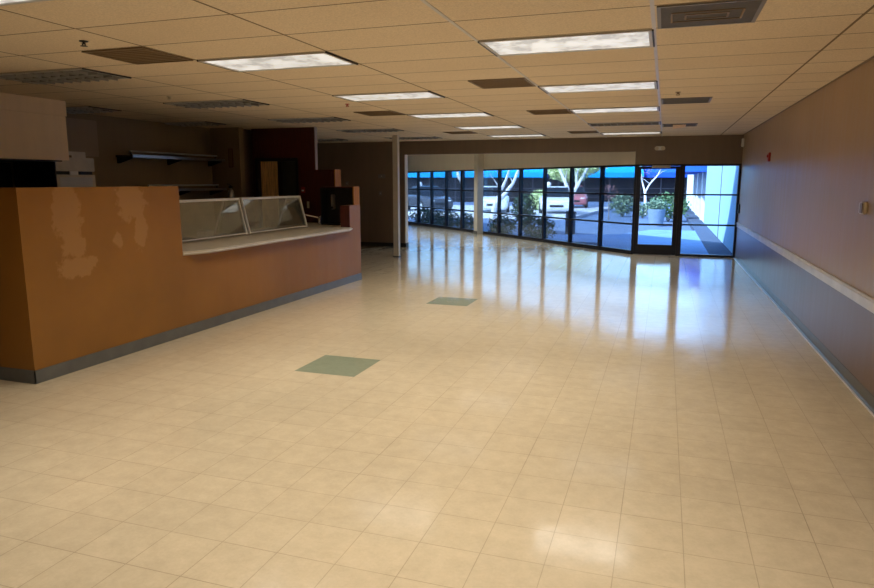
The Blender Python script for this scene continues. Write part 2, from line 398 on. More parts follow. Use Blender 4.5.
# ceiling main tees that read as pale bars
for k, (i, lab) in enumerate(((0, 'pale ceiling tee bar beside the large grey return grille'), (-1, 'pale ceiling tee bar left of the centre lit panels'))):
    struct('trim_ceiling_tee_%s' % ('right', 'left')[k], MB().box(i*GX-.012, i*GX+.012, YB, YD, ZC-.004, ZC-.0003), 'rail', lab, 'ceiling bar')
struct('trim_wall_angle', MB().box(XW-.02, XW-.0005, YB, YD, ZC-.006, ZC-.0003), 'vent_brown', 'thin angle where ceiling meets the right wall', 'ceiling trim')

# ------------------------------------------------------------------ ceiling fixtures
def make_fixture(lit):
    L, Wd, H = GX-.03, GY-.03, .012
    root = thing('ceiling_light', (0, 0, 0), '', 'ceiling light'); 
    f = rect_frame(MB(), -L/2, L/2, 0, Wd, .022, -H, 0)
    # frame lies in the XY plane: build directly
    f.b.free(); f = MB()
    f.box(-L/2, L/2, -Wd/2, -Wd/2+.022, -H, 0).box(-L/2, L/2, Wd/2-.022, Wd/2, -H, 0).box(-L/2, -L/2+.022, -Wd/2+.022, Wd/2-.022, -H, 0).box(L/2-.022, L/2, -Wd/2+.022, Wd/2-.022, -H, 0)
    f.build('frame', 'fixture', root, keep=True)
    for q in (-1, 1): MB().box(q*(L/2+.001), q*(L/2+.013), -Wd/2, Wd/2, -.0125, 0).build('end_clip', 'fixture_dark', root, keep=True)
    MB().box(-L/2+.022, L/2-.022, -Wd/2+.022, Wd/2-.022, -.005, 0).build('diffuser', 'lens_lit' if lit else 'lens_off', root, keep=True)
    if not lit:
        lv = MB()
        for k in range(1, 10): lv.box(-L/2+.022+k*(L-.044)/10-.003, -L/2+.022+k*(L-.044)/10+.003, -Wd/2+.022, Wd/2-.022, -.028, -.005)
        for k in (1, 2): lv.box(-L/2+.022, L/2-.022, -Wd/2+.022+k*(Wd-.044)/3-.003, -Wd/2+.022+k*(Wd-.044)/3+.003, -.026, -.005)
        lv.build('louver', 'louver', root, keep=True)
    return root
lit_spots = [(-1, 2, 'brightest lit fluorescent ceiling panel nearest the large grey grille'),
    (-1, 6, 'lit ceiling panel second from the viewer in the row right of centre'),
    (-1, 10, 'lit ceiling panel third from the viewer in the row right of centre'),
    (-1, 18, 'lit ceiling panel closest to the glass entrance door'),
    (-3, -2, 'lit ceiling panel cut off by the top left corner of the photo'),
    (-3, 2, 'lit ceiling panel directly right of the square brown vent over the counter'),
    (-3, 6, 'lit ceiling panel second in the row above the sneeze guards'),
    (-3, 10, 'wavy lit ceiling panel third in the row above the sneeze guards'),
    (-3, 14, 'wavy lit ceiling panel fourth in the row above the sneeze guards'),
    (-3, 18, 'faint lit ceiling panel by the brown header, fifth in its row')]
off_spots = [(-5, 2, 'large unlit louvred ceiling light nearest the beige hood'), (-5, 6, 'unlit ceiling light above the wall shelves, right of a dim twin'),
    (-5, 10, 'unlit ceiling light in front of the dark red panelling'), (-5, 14, 'unlit ceiling light just left of the slim cream post'),
    (-5, 18, 'unlit ceiling light beside the top of the slim cream post'), (-7, 6, 'unlit ceiling light against the kitchen wall over the shelves'),
    (-7, 10, 'unlit ceiling light over the kitchen end wall corner'), (-7, 18, 'unlit ceiling light behind the dark red panelling'),
    (-1, 14, 'unlit pale ceiling panel in the row right of centre')]
def lamp(x, y, e, sx=1.1, sy=.5, z=ZC-.03, spread=125, color=(1, .95, .86)):
    l = D.lights.new('panel_or_fill_lamp', 'AREA'); l.shape = 'RECTANGLE'; l.size = sx; l.size_y = sy; l.energy = e; l.color = color; l.spread = math.radians(spread)
    o = D.objects.new('panel_or_fill_lamp', l); o.location = (x, y, z); COL.objects.link(o); return o
LE = 23
proto = {}
for spots, lit in ((lit_spots, True), (off_spots, False)):
    for i, j, lab in spots:
        o = copy_tree(proto[lit]) if lit in proto else make_fixture(lit)
        proto.setdefault(lit, o)
        o.location = ((i+.5)*GX, (j+.5)*GY, ZC); o['label'] = lab; o['group'] = 'lit ceiling panels' if lit else 'unlit ceiling lights'
        if lit: lamp((i+.5)*GX, (j+.5)*GY, LE*(.75 if j > 12 else 1), color=(.92, .96, 1) if j > 12 else (1, .95, .86))
for i, j in ((-1, -2), (-1, -6), (1, -4)): lamp((i+.5)*GX, (j+.5)*GY, LE)
for x, y in ((-4.2, 14.4), (-6.8, 16.3), (-9.0, 17.8)): lamp(x, y, LE*1.5, color=(.88, .95, 1))  # unseen fill lamps added to brighten the column and cream wall

def vent(x0, row, lab, m='vent_brown', slats=9, dx=GY, group='ceiling vents'):
    r = thing('ceiling_vent', (x0+dx/2, (row+.5)*GY, ZC), lab, 'vent', group)
    x1 = x0+dx; y0, y1 = row*GY, (row+1)*GY
    MB().box(x0+.012, x1-.012, y0+.012, y1-.012, ZC-.004, ZC-.0003).build('backing', m, r)
    g = MB().box(x0+.012, x1-.012, y0+.012, y0+.035, ZC-.01, ZC-.004).box(x0+.012, x1-.012, y1-.035, y1-.012, ZC-.01, ZC-.004)
    g.box(x0+.012, x0+.035, y0+.035, y1-.035, ZC-.01, ZC-.004).box(x1-.035, x1-.012, y0+.035, y1-.035, ZC-.01, ZC-.004)
    g.build('frame', m, r)
    s = MB(); n = slats
    for k in range(1, n): yy = y0+.035+k*(y1-y0-.07)/n; s.box(x0+.035, x1-.035, yy-.004, yy+.004, ZC-.009, ZC-.004)
    s.build('slats', m, r)
    return r
bv = vent(0.012, 1, 'large grey square return grille nearest the viewer at top right', 'vent_grey', 22)
cst = MB()
for a in (.12, .19): rect_frame(cst, .31-a*1.15, .31+a*1.15, 0, .01, .012, 1.5*GY-a, 1.5*GY-a+.012)
cst.b.free(); cst = MB()
for a, b in ((.20, .12), (.12, .06)):
    cst.box(.31-a, .31+a, 1.5*GY-b-.006, 1.5*GY-b+.006, ZC-.014, ZC-.009).box(.31-a, .31+a, 1.5*GY+b-.006, 1.5*GY+b+.006, ZC-.014, ZC-.009)
    cst.box(.31-a-.006, .31-a+.006, 1.5*GY-b, 1.5*GY+b, ZC-.014, ZC-.009).box(.31+a-.006, .31+a+.006, 1.5*GY-b, 1.5*GY+b, ZC-.014, ZC-.009)
cst.build('diffuser_cone', 'vent_brown', bv)
vent(-3.5*GX, 1, 'brown square ceiling vent just left of the lit panel over the counter')
vent(-1.5*GX, 5, 'square brown ceiling vent left of the second lit panel right of centre')
vent(-1.5*GX, 10, 'square brown ceiling vent left of the third lit panel right of centre')
vent(.012, 8.6, 'grey brown ceiling vent on the right, between the large grille and the taped vent', 'vent_grey')
vent(-3.5*GX, 9, 'brown ceiling vent above the far end of the counter')
vent(-1.5*GX, 17, 'dark ceiling vent close to the brown header near the door', 'vent_brown')
vent(-3.5*GX, 15.9, 'dark ceiling vent near the header between post and column', 'vent_brown')
tv = vent(.012, 15, 'ceiling vent near the entrance door with a tan card hanging across it', 'vent_grey')
MB().prism([(.2, 15.1*GY, ZC-.012), (.42, 15.1*GY, ZC-.012), (.42, 15.55*GY, ZC-.035), (.2, 15.55*GY, ZC-.06)], (0, 0, -.006)).build('hanging_card', 'tan', tv)
# sprinklers
for k, (x, y, lab) in enumerate(((-3.93, .33, 'dark fire sprinkler head nearest the viewer at upper left'), (.21, 4.68, 'small fire sprinkler head right of the second lit panel'),
        (-5.56, 3.15, 'pale fire sprinkler head above the kitchen shelves'), (-3.89, 4.55, 'reddish fire sprinkler head between two lit panels above the counter'))):
    r = thing('fire_sprinkler', (x, y, ZC), lab, 'sprinkler', 'ceiling sprinklers'); m = ('black', 'brown_plate', 'offwhite', 'red')[k]
    MB().lathe([(.032, 0), (.03, -.006), (.012, -.01)], (x, y, ZC+.001)).build('escutcheon', m, r)
    MB().tube((x, y, ZC-.009), (x, y, ZC-.022), .009).tube((x-.012, y, ZC-.018), (x-.012, y, ZC-.034), .004).tube((x+.012, y, ZC-.018), (x+.012, y, ZC-.034), .004).box(x-.016, x+.016, y-.005, y+.005, ZC-.021, ZC-.016).build('body', m, r)
    MB().lathe([(.024, -.033), (.026, -.036), (.004, -.039)], (x, y, ZC)).build('deflector', m, r)

# ------------------------------------------------------------------ floor inlays and post
for x0, y0, lab in ((-10*.2955, 1.44, 'grey green inlaid floor square in front of the counter'), (-10*.2955, 1.44+12*.2955, 'far grey green inlaid floor square near the end of the counter')):
    single('green_floor_tile', MB().box(x0, x0+.591, y0, y0+.591, -.0005, .0012), 'green_tile', lab, 'floor tile', 'green floor squares')
p = thing('support_post', (-5.54, 10.3, 0), 'slim cream square post from floor to ceiling beyond the counter', 'post')
MB().box(-5.60, -5.48, 10.24, 10.36, .0, ZC-.0003).build('shaft', 'pole', p, .006)
MB().box(-5.612, -5.468, 10.228, 10.372, .0, .03).build('foot', 'base_grey', p, .003)

# ------------------------------------------------------------------ service counter
CX = -4.82
pc = thing('service_counter', (CX, .4, 0), 'orange painted service counter with a tall left end and grey base', 'counter')
prof = [(0, .4), (0, 2.32)]
w = MB().prism([(CX, .4, 0), (CX, 2.32, 0), (CX, 2.32, 1.635), (CX, .4, 1.635)], (-.16, 0, 0))
w.box(XL+.001, CX-.16, .4, .56, 0, 1.635)
w.build('tall_wall', 'counter', pc)
MB().box(CX-.16, CX, 2.3202, 6.46, 0, .885).build('low_wall', 'counter', pc)
wg = MB().box(CX-.17, CX, 6.4602, 6.86, 0, 1.29)
wing = wg.build('end_wing', 'counter', pc)
MB().box(CX-.168, CX-.002, 6.4480, 6.4600, .93, 1.288).build('wing_panel', 'cherry', wing)
bs = MB().box(CX+.0002, CX+.012, .388, 6.86, 0, .115).box(XL+.001, CX+.012, .388, .3998, 0, .115)
bs.build('cove_base', 'base_grey', pc, .003)
ct = thing('countertop', (CX, 4.4, .89), 'beige laminate countertop with pale front edge and angled left corner', 'countertop')
XK = -6.15
tp = [(CX+.002, 2.325), (CX+.11, 2.62), (CX+.11, 6.2), (CX+.03, 6.45), (-5.0, 6.455), (-5.2, 6.86), (-5.2, 7.15), (-5.63, 7.45), (XK, 7.45), (XK, 2.325)]
MB().prism([(x, y, .886) for x, y in tp], (0, 0, .044)).build('top', 'laminate', ct)
ed = MB()
for (a, b) in zip(tp[:3], tp[1:4]): ed.bar((a[0], a[1], .908), (b[0], b[1], .908), .045, .008)
ed.build('front_edge', 'lam_edge', ct)
# cupboards carrying the worktop on the kitchen side
bc = thing('base_cabinet', (-5.6, 4.9, 0), 'dark base cabinet under the countertop on the kitchen side', 'cabinet')
MB().box(XK+.04, CX-.165, 2.4, 6.44, .0, .885).build('carcass', 'cherry', bc)
for k in range(5): MB().box(XK+.02, XK+.0395, 2.42+k*.8, 3.2+k*.8, .1, .86).build('door', 'cherry', bc, .003)

# sneeze guards
def guard(y0, y1, lab):
    g = thing('sneeze_guard', (-5.7, (y0+y1)/2, .93), lab, 'sneeze guard', 'sneeze guards')
    xb, xt, xr, xq = -5.48, -5.60, -5.83, -6.02; zb, zt = .956, 1.44
    f = MB().bar((xt, y0, zt), (xt, y1, zt), .018, .03).bar((xr, y0, zt), (xr, y1, zt), .014, .02)
    f.build('top_rail', 'guard_white', g)
    f = MB().bar((xb, y0, zb+.004), (xb, y1, zb+.004), .012, .014)
    f.build('bottom_rail', 'guard_white', g)
    for y in (y0+.012, y1-.012):
        e = MB().bar((xb, y, zb-.014), (xt, y, zt), .024, .022, (0, 1, 0)).bar((xq, y, zb-.014), (xr, y, zt), .022, .02, (0, 1, 0)).bar((xt, y, zt), (xr, y, zt), .024, .02, (0, 1, 0))
        e.build('end_frame', 'guard_white', g)
        MB().prism([(xb-.01, y, zb), (xt-.005, y, zt-.02), (xr+.005, y, zt-.02), (xq+.01, y, zb)], (0, .005, 0)).build('end_glass', 'guard_glass', g)
    MB().prism([(xb, y0+.02, zb+.01), (xb, y1-.02, zb+.01), (xt, y1-.02, zt-.01), (xt, y0+.02, zt-.01)], (-.006, 0, 0)).build('front_glass', 'guard_glass', g)
    MB().box(xr, xt, y0+.02, y1-.02, zt-.004, zt+.004).build('top_glass', 'guard_glass', g)
    return g
guard(3.08, 4.50, 'slanted glass sneeze guard nearer the tall orange end of the counter')
guard(4.55, 6.2, 'slanted glass sneeze guard nearer the far end of the counter')
cu = thing('dispenser_box', (-5.75, 3.92, .93), 'small pale box behind the glass of the nearer sneeze guard', 'box')
MB().box(-5.82, -5.68, 3.83, 4.01, .9305, 1.02).build('body', 'white', cu, .01)
MB().box(-5.81, -5.69, 3.84, 4.0, 1.0202, 1.04).build('lid', 'car_silver', cu, .004)
fc = thing('faucet', (-5.74, 7.1, .93), 'chrome swivel faucet with a long spout at the far end of the countertop', 'faucet')
MB().lathe([(.04, 0), (.04, .02), (.026, .03), (.026, .12), (.0, .13)], (-5.74, 7.1, .9302)).build('base', 'chrome', fc)
MB().tube((-5.74, 7.1, 1.04), (-6.02, 6.96, 1.11), .014).tube((-6.02, 6.96, 1.115), (-6.02, 6.96, 1.06), .014).build('spout', 'chrome', fc)
MB().tube((-5.74, 7.1, 1.05), (-5.68, 7.12, 1.1), .01).ball((-5.675, 7.12, 1.1), .018).build('lever', 'chrome', fc)

# ------------------------------------------------------------------ dark red panelling, doorway and cabinets
RY = 7.77
pw = setting('wall_panelled', (-6.84, RY, 0), 'dark red wood panelled wall with a doorway behind the counter', 'wall')
MB().box(-7.53, -7.47, RY, RY+.08, 0, ZC).box(-6.53, -6.165, RY, RY+.08, 0, ZC).box(-7.47, -6.53, RY, RY+.08, 2.13, ZC).build('panelling', 'cherry', pw)
MB().box(-6.1645, -6.15, RY-.002, RY+.082, 0, ZC).build('end_strip', 'lilac', pw)
d2 = setting('door_2', (-7.0, RY+.1, 0), 'kitchen doorway in the dark red panelling with black frame and tan door leaf', 'door')
MB().box(-7.4695, -7.42, RY-.012, RY+.09, 0, 2.1295).box(-6.58, -6.5305, RY-.012, RY+.09, 0, 2.1295).box(-7.42, -6.58, RY-.012, RY+.09, 2.07, 2.1295).build('door_frame', 'black', d2)
MB().box(-7.41, -7.06, RY+.095, RY+.135, .01, 2.3).build('door_leaf', 'tan', d2)
MB().box(-6.93, -6.53, RY+.1, RY+.14, .01, 2.3).build('rear_leaf', 'greydoor', d2)
MB().box(-7.53, -7.45, RY+.1, RY+.13, .01, 2.3).build('blue_edge', 'steel', d2)
struct('wall_closet', MB().box(-7.7, -6.78, 8.7, 8.8, 0, ZC).box(-7.8, -7.7, 7.51, 8.8, 0, ZC).box(-6.86, -6.78, RY+.16, 8.7, 0, ZC), 'wall_dark', 'dark walls of the small space behind the kitchen doorway', 'wall')
ca = thing('tall_cabinet', (-5.85, 7.55, 0), 'dark red upper cabinet with orange end panel beside the panelled wall', 'cabinet')
MB().box(-6.148, -5.622, 7.48, 7.71, 0, 1.9).build('carcass', 'cherry', ca)
MB().box(-5.62, -5.60, 7.475, 7.71, .0, 1.902).build('end_panel', 'orange_wood', ca)
MB().box(-6.1, -5.66, 7.464, 7.4795, .95, 1.86).build('door', 'cherry', ca, .004)
cb = thing('open_shelf_cabinet', (-5.3, 7.0, .93), 'low dark open fronted cabinet with orange end panel behind the counter wing', 'cabinet')
MB().box(-5.6, -4.96, 7.08, 7.10, .9305, 1.58).box(-5.6, -5.58, 6.9, 7.08, .9305, 1.58).box(-5.58, -4.96, 6.9, 7.08, 1.56, 1.58).box(-5.58, -4.96, 6.9, 7.08, .9305, .95).build('carcass', 'black', cb)
MB().box(-5.6, -4.96, 6.87, 7.10, 1.5805, 1.598).build('top', 'cherry', cb)
MB().box(-4.9595, -4.94, 6.87, 7.10, .94, 1.598).build('end_panel', 'orange_wood', cb)
ds = thing('towel_dispenser', (-5.4, 7.05, 1.28), 'slim grey upright dispenser inside the low open cabinet', 'dispenser')
MB().box(-5.445, -5.40, 6.99, 7.0797, 1.2, 1.46).build('body', 'steel', ds, .008)
MB().box(-5.44, -5.405, 6.984, 6.9898, 1.21, 1.25).build('slot', 'black', ds)
# switch plate and pink note on the panelling
sw = thing('switch_plate', (-6.32, RY, 1.2), 'small ivory switch plate on the dark red panelling', 'switch')
MB().box(-6.36, -6.28, RY-.009, RY-.0005, 1.18, 1.31).build('plate', 'offwhite', sw, .002); MB().box(-6.327, -6.313, RY-.02, RY-.0092, 1.23, 1.26).build('toggle', 'offwhite', sw)
sp = thing('fire_pull', (-6.42, RY, 1.5), 'small red box on the dark red panelling beside the doorway', 'call point')
MB().box(-6.46, -6.39, RY-.03, RY-.0005, 1.47, 1.58).build('body', 'red', sp, .004); MB().box(-6.45, -6.4, RY-.036, RY-.0302, 1.5, 1.53).build('handle', 'white', sp)
# kitchen end wall: fire extinguisher and thin red sign
ex = thing('fire_extinguisher', (-7.72, 7.29, 1.3), 'pale fire extinguisher hanging on the kitchen end wall', 'fire extinguisher')
MB().lathe([(.0, 0), (.055, .005), (.06, .03), (.06, .27), (.045, .32), (.02, .34), (.02, .36), (0, .36)], (-7.72, 7.285, 1.2)).build('cylinder', 'steel', ex, smooth=True)
MB().box(-7.745, -7.695, 7.26, 7.31, 1.5602, 1.60).bar((-7.72, 7.29, 1.6), (-7.72, 7.2, 1.64), .03, .012).build('valve', 'black', ex)
MB().box(-7.75, -7.69, 7.34, 7.361, 1.3, 1.42).build('bracket', 'black', ex)
rs = thing('wall_sign', (-7.73, 7.35, 2.0), 'narrow upright dark red sign on the kitchen end wall', 'sign')
MB().box(-7.78, -7.68, 7.348, 7.3595, 1.95, 2.3).build('panel', 'cherry', rs, .002)
MB().box(-7.765, -7.695, 7.346, 7.3478, 1.965, 2.285).build('border', 'brown_plate', rs)

# ------------------------------------------------------------------ kitchen side wall
def wall_shelf(y0, y1, z, lab, two):
    s = thing('wall_shelf', (XL, (y0+y1)/2, z), lab, 'shelf', 'steel wall shelves')
    MB().box(XL+.002, XL+.34, y0, y1, z, z+.025).build('board', 'darksteel', s, .003)
    MB().box(XL+.34, XL+.352, y0, y1, z-.01, z+.035).build('front_lip', 'steel', s)
    if two: MB().tube((XL+.2, y0+.1, z+.09), (XL+.2, y1-.05, z+.09), .016).build('pot_rail', 'car_silver', s)
    for y in (y0+.03, (y0+y1)/2, y1-.06):
        MB().prism([(XL+.002, y, z-.0005), (XL+.3, y, z-.0005), (XL+.3, y, z-.025), (XL+.04, y, z-.1), (XL+.002, y, z-.1)], (0, .02, 0)).build('bracket', 'black', s)
    if two:
        for y in (y0+.12, y1-.1): MB().box(XL+.19, XL+.21, y, y+.02, z+.0255, z+.08).build('rail_post', 'black', s)
    return s
wall_shelf(4.95, 7.3, 2.07, 'upper dark steel shelf with a bright rail on the kitchen wall', True)
wall_shelf(5.3, 7.3, 1.53, 'lower dark steel shelf on the kitchen wall just above the orange counter end', True)
hd = thing('exhaust_hood', (-7.6, 0, 1.95), 'large beige boxed exhaust hood hanging from the ceiling at far left', 'hood')
HX, HY = -7.13, 3.12
sh = MB().box(XL+.001, HX, -3.0, HY, 2.5, ZC-.0005).build('upper_band', 'hood', hd, .004)
MB().box(XL+.001, HX-.012, -2.99, HY-.01, 1.95, 2.4998).build('lower_panel', 'hood', hd, .004)
MB().box(XL+.05, HX-.06, -2.9, HY-.08, 1.935, 1.9498).build('filter', 'black', hd)
rg = thing('hood_dark_sheet', (XL, 1.0, 0), 'black sheet standing in for the darkness under the beige hood', 'dark sheet')
MB().box(XL+.001, XL+.02, .57, 3.1, .9, 1.93).build('sheet', 'black', rg)  # black sheet put in for the unlit space under the hood
ov = thing('deck_oven', (-7.75, 3.43, 0), 'stacked grey deck oven standing at the right end of the beige hood', 'oven')
MB().box(-8.1, -7.41, 3.14, 3.75, .0, .75).build('stand', 'darksteel', ov)
MB().box(-8.12, -7.4, 3.125, 3.76, .7502, 1.775).build('lower_body', 'oven', ov, .006)
MB().box(-8.12, -7.4, 3.125, 3.76, 1.82, 2.0).build('upper_body', 'oven', ov, .006)
MB().box(-8.12, -7.4, 3.112, 3.1245, .75, 2.0).build('side_shade', 'black', ov)  # black sheet stands in for shadow on the oven's left flank
MB().box(-8.1, -7.42, 3.135, 3.73, 1.7752, 1.8198).build('gap', 'black', ov)
MB().box(-8.1, -7.5, 3.42, 3.72, 2.0005, 2.085).build('flue_box', 'oven', ov, .004)
MB().box(-8.0, -7.41, 3.13, 3.40, 2.0005, 2.03).build('top_tray', 'brown_plate', ov)
MB().box(-7.3995, -7.39, 3.5, 3.70, 1.78, 1.815).build('vent_slot', 'black', ov)
MB().box(-7.3995, -7.385, 3.33, 3.46, 1.775, 1.82).build('nameplate', 'white', ov)
MB().box(-7.3995, -7.392, 3.16, 3.70, 1.55, 1.74).build('door', 'car_silver', ov, .003)
struct('trim_wall_panel', MB().box(XL+.0005, XL+.006, 3.3, 4.62, 2.06, 2.6), 'frp', 'paler panel on the kitchen wall beside the hood', 'panel')

# ------------------------------------------------------------------ right wall details
fa = thing('fire_alarm', (XW, 8.35, 2.05), 'small red fire alarm strobe on the right wall', 'fire alarm')
MB().box(XW-.03, XW+.001, 8.28, 8.42, 2.0, 2.14).build('body', 'red', fa, .006); MB().box(XW-.05, XW-.0305, 8.31, 8.39, 2.06, 2.11).build('strobe', 'red', fa, .006)
th = thing('thermostat', (XW, 2.68, 1.45), 'ivory thermostat with a brown face on the right wall', 'thermostat')
MB().box(XW-.03, XW+.001, 2.61, 2.75, 1.42, 1.52).build('body', 'offwhite', th, .008); MB().box(XW-.036, XW-.0305, 2.625, 2.70, 1.43, 1.51).build('cover', 'brown_plate', th, .003)
ms = thing('motion_sensor', (XW, 12.4, 2.5), 'white motion sensor high in the far right corner', 'sensor')
MB().box(XW-.05, XW+.001, 12.36, 12.44, 2.42, 2.6).build('housing', 'white', ms, .01); MB().box(XW-.056, XW-.0502, 12.37, 12.43, 2.44, 2.5).build('lens', 'offwhite', ms)
bk = thing('card_reader', (XW, 12.3, 1.15), 'small black reader on the right wall beside the glass sidelight', 'switch')
MB().box(XW-.03, XW+.001, 12.24, 12.34, 1.0, 1.2).build('body', 'black', bk, .006); MB().box(XW-.034, XW-.0302, 12.26, 12.32, 1.02, 1.08).build('button', 'darksteel', bk)
el = thing('emergency_light', (-.03, YD, 2.42), 'white twin emergency light on the brown wall above the glass door', 'emergency light')
MB().box(-.13, .07, YD-.05, YD+.001, 2.38, 2.47).build('housing', 'white', el, .015)
for x in (-.1, .04): MB().lathe([(.0, 0), (.035, 0), (.045, .03), (.04, .035), (0, .035)], (0, 0, 0), 14).build('lamp_head', 'offwhite', el, keep=True).matrix_local = Matrix.Translation((x+.03, -.05, .0)) @ Matrix.Rotation(PI/2, 4, 'X')
for k, (x, z, lab) in enumerate(((-7.85, 1.64, 'small pale wall plate left of the slim post on the dark far wall'), (-6.86, 1.82, 'larger pale wall plate nearest the slim post on the dark far wall'), (-6.9, 1.38, 'lowest small pale wall plate on the dark far wall'))):
    o = thing('wall_plate', (x, YD, z), lab, 'wall plate', 'plates on the far wall'); w_ = .1 if k == 1 else .04
    MB().box(x-w_, x+w_, YD-.01, YD-.0005, z-.05, z+.05).build('plate', 'vent_grey', o, .002); MB().ball((x, YD-.011, z), .012).build('screw', 'offwhite', o)

# ------------------------------------------------------------------ outside
def ground(name, poly, m, label, z=-.13, th=.05):
    return struct(name, MB().prism([(x, y, z-th) for x, y in poly], (0, 0, th)), m, label, 'ground')
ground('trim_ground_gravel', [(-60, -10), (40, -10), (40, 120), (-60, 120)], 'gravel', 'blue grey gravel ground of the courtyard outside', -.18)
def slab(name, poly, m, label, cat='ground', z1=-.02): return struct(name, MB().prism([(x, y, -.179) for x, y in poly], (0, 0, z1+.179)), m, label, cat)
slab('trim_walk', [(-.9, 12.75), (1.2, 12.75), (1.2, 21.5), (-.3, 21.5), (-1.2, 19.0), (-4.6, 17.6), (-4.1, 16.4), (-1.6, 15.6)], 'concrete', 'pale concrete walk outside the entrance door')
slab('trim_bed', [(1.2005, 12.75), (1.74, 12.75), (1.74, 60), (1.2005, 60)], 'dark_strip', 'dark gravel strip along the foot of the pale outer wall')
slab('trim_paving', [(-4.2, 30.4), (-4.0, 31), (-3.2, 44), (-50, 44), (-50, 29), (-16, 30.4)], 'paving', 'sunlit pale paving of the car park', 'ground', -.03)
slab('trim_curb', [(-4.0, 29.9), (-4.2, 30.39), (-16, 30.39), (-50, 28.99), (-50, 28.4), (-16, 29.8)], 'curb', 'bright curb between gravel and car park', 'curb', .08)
# own building: roof slab added to block sun and sky; pale wing at right
RO = MB().prism([(x, y, ZC+.12) for x, y in [(XL-3.2, YB-.3), (XW+.2, YB-.3), (XW+.2, YD+.4), (-.5, YD+.5), (-11.2, 23.4)]], (0, 0, .9))
struct('roof', RO, 'roof', 'flat roof slab added unseen to block sun and sky', 'roof')
RB = setting('wall_outside_right', (1.75, 20, 0), 'pale blue outer wall running away to the right of the glass door', 'wall')
MB().box(1.75, 2.2, 12.72, 26.8, -.18, 3.9).build('stucco', 'stucco', RB)
MB().box(1.735, 1.7498, 18.6, 18.72, -.1, 3.9).build('joint', 'far_rail', RB)
sh2 = thing('shop_wing', (1.9, 44, -.18), 'dark glazed wing with white pillars beyond the pale outer wall', 'building')
MB().box(2.0, 3, 26.81, 62, -.18, 3.9).build('glazing', 'far_dark', sh2)
for y in (28.6, 33.5, 38.5, 44.0, 50.0): MB().box(1.7, 1.9998, y, y+.9, -.18, 3.9).build('pillar', 'stucco_white', sh2)
aw = MB().prism([(1.999, 27.2, 3.2), (.85, 27.2, 2.4), (.85, 27.2, 2.1), (1.999, 27.2, 2.1)], (0, 14, 0)).build('awning', 'awn_royal', sh2)
# far building across the car park
fb = thing('shop_building', (-20, 56, -.18), 'long dark shop building with bright blue awnings across the car park', 'building')
A, B = Vector((3, 64, 0)), Vector((-52, 44, 0)); dd = (B-A).normalized(); nn = Vector((dd.y, -dd.x, 0))
if nn.y > 0: nn = -nn
def fp(s, n, z): return A + dd*s + nn*n + Vector((0, 0, z))
LB = (B-A).length
def fbox(mb, s0, s1, n0, n1, z0, z1): return mb.prism([fp(s0, n0, z0), fp(s1, n0, z0), fp(s1, n1, z0), fp(s0, n1, z0)], (0, 0, z1-z0))
fbox(MB(), 0, LB, -4, 0, -.18, 4.2).build('wall', 'far_dark', fb)
rm = MB()
for k in range(24): fbox(rm, 1+k*2.4, 1.12+k*2.4, .001, .06, -.18, 2.0)
fbox(rm, 0, LB, .061, .09, 1.0, 1.08); fbox(rm, 0, LB, .061, .09, .2, .28)
rm.build('mullions', 'far_rail', fb)
fbox(MB(), -.5, LB, -4.2, .3, 4.2, 4.8).build('parapet', 'stucco', fb)
for k, (s0, s1) in enumerate(((1.0, 5.2), (5.6, 13.5), (14.4, 23), (23.6, 33), (33.6, 44), (44.5, 56))):
    a = MB().prism([fp(s0, .1, 3.7), fp(s0, 1.5, 2.5), fp(s0, 1.5, 2.05), fp(s0, .1, 2.05)], dd*(s1-s0)).build('awning', 'awn_royal' if k in (0,) else 'awn_blue', fb)
    MB().prism([fp(s0-.02, .09, 3.72), fp(s0-.02, 1.53, 2.5), fp(s0-.02, 1.53, 2.03), fp(s0-.02, .09, 2.03)], dd*.015).build('awning_shaded_end', 'awn_royal', fb)  # end facet painted darker for the awning's shaded side

# trees
def limb_mesh(chains, subdiv=1):
    me = D.meshes.new('limbs'); vs, es, rs = [], [], []
    idx = {}
    for ch in chains:
        prev = None
        for (p, r) in ch:
            key = tuple(round(c, 3) for c in p)
            if key not in idx: idx[key] = len(vs); vs.append(p); rs.append(r)
            if prev is not None: es.append((prev, idx[key]))
            prev = idx[key]
    return vs, es, rs
def tube_chain(mb, ch, seg=7):
    rings = []
    for i, (p, r) in enumerate(ch):
        p = Vector(p); a = Vector(ch[max(i-1, 0)][0]); b = Vector(ch[min(i+1, len(ch)-1)][0]); t = (b-a).normalized()
        u = t.orthogonal().normalized() if abs(t.x) > .9 else Vector((1, 0, 0)).cross(t).normalized(); v = t.cross(u)
        rings.append([p + (u*math.cos(2*PI*k/seg) + v*math.sin(2*PI*k/seg))*r for k in range(seg)])
    mb.loft(rings)
def tree(name, loc, chains, lab, bark='bark', crowns=(), leafm='leaf_lite', twigs=0, seed=3, rootpart='trunk'):
    t = thing(name, loc, lab, 'tree', None); r = random.Random(seed)
    for i, ch in enumerate(chains):
        mb = MB(); tube_chain(mb, ch)
        if i and twigs:
            for _ in range(twigs):
                k = r.randrange(1, len(ch)); p = Vector(ch[k][0]); q = p + Vector((r.uniform(-.6, .6), r.uniform(-.5, .5), r.uniform(.2, .8)))
                tube_chain(mb, [(p, ch[k][1]*.5), ((p+q)/2+Vector((0, 0, .05)), ch[k][1]*.35), (q, .008)], 5)
        mb.build('trunk' if i == 0 else 'branch', bark, t)
    for k, (c, rad, n, size) in enumerate(crowns): MB().leaves(c, rad, n, size, seed+k).build('foliage', leafm, t)
    return t
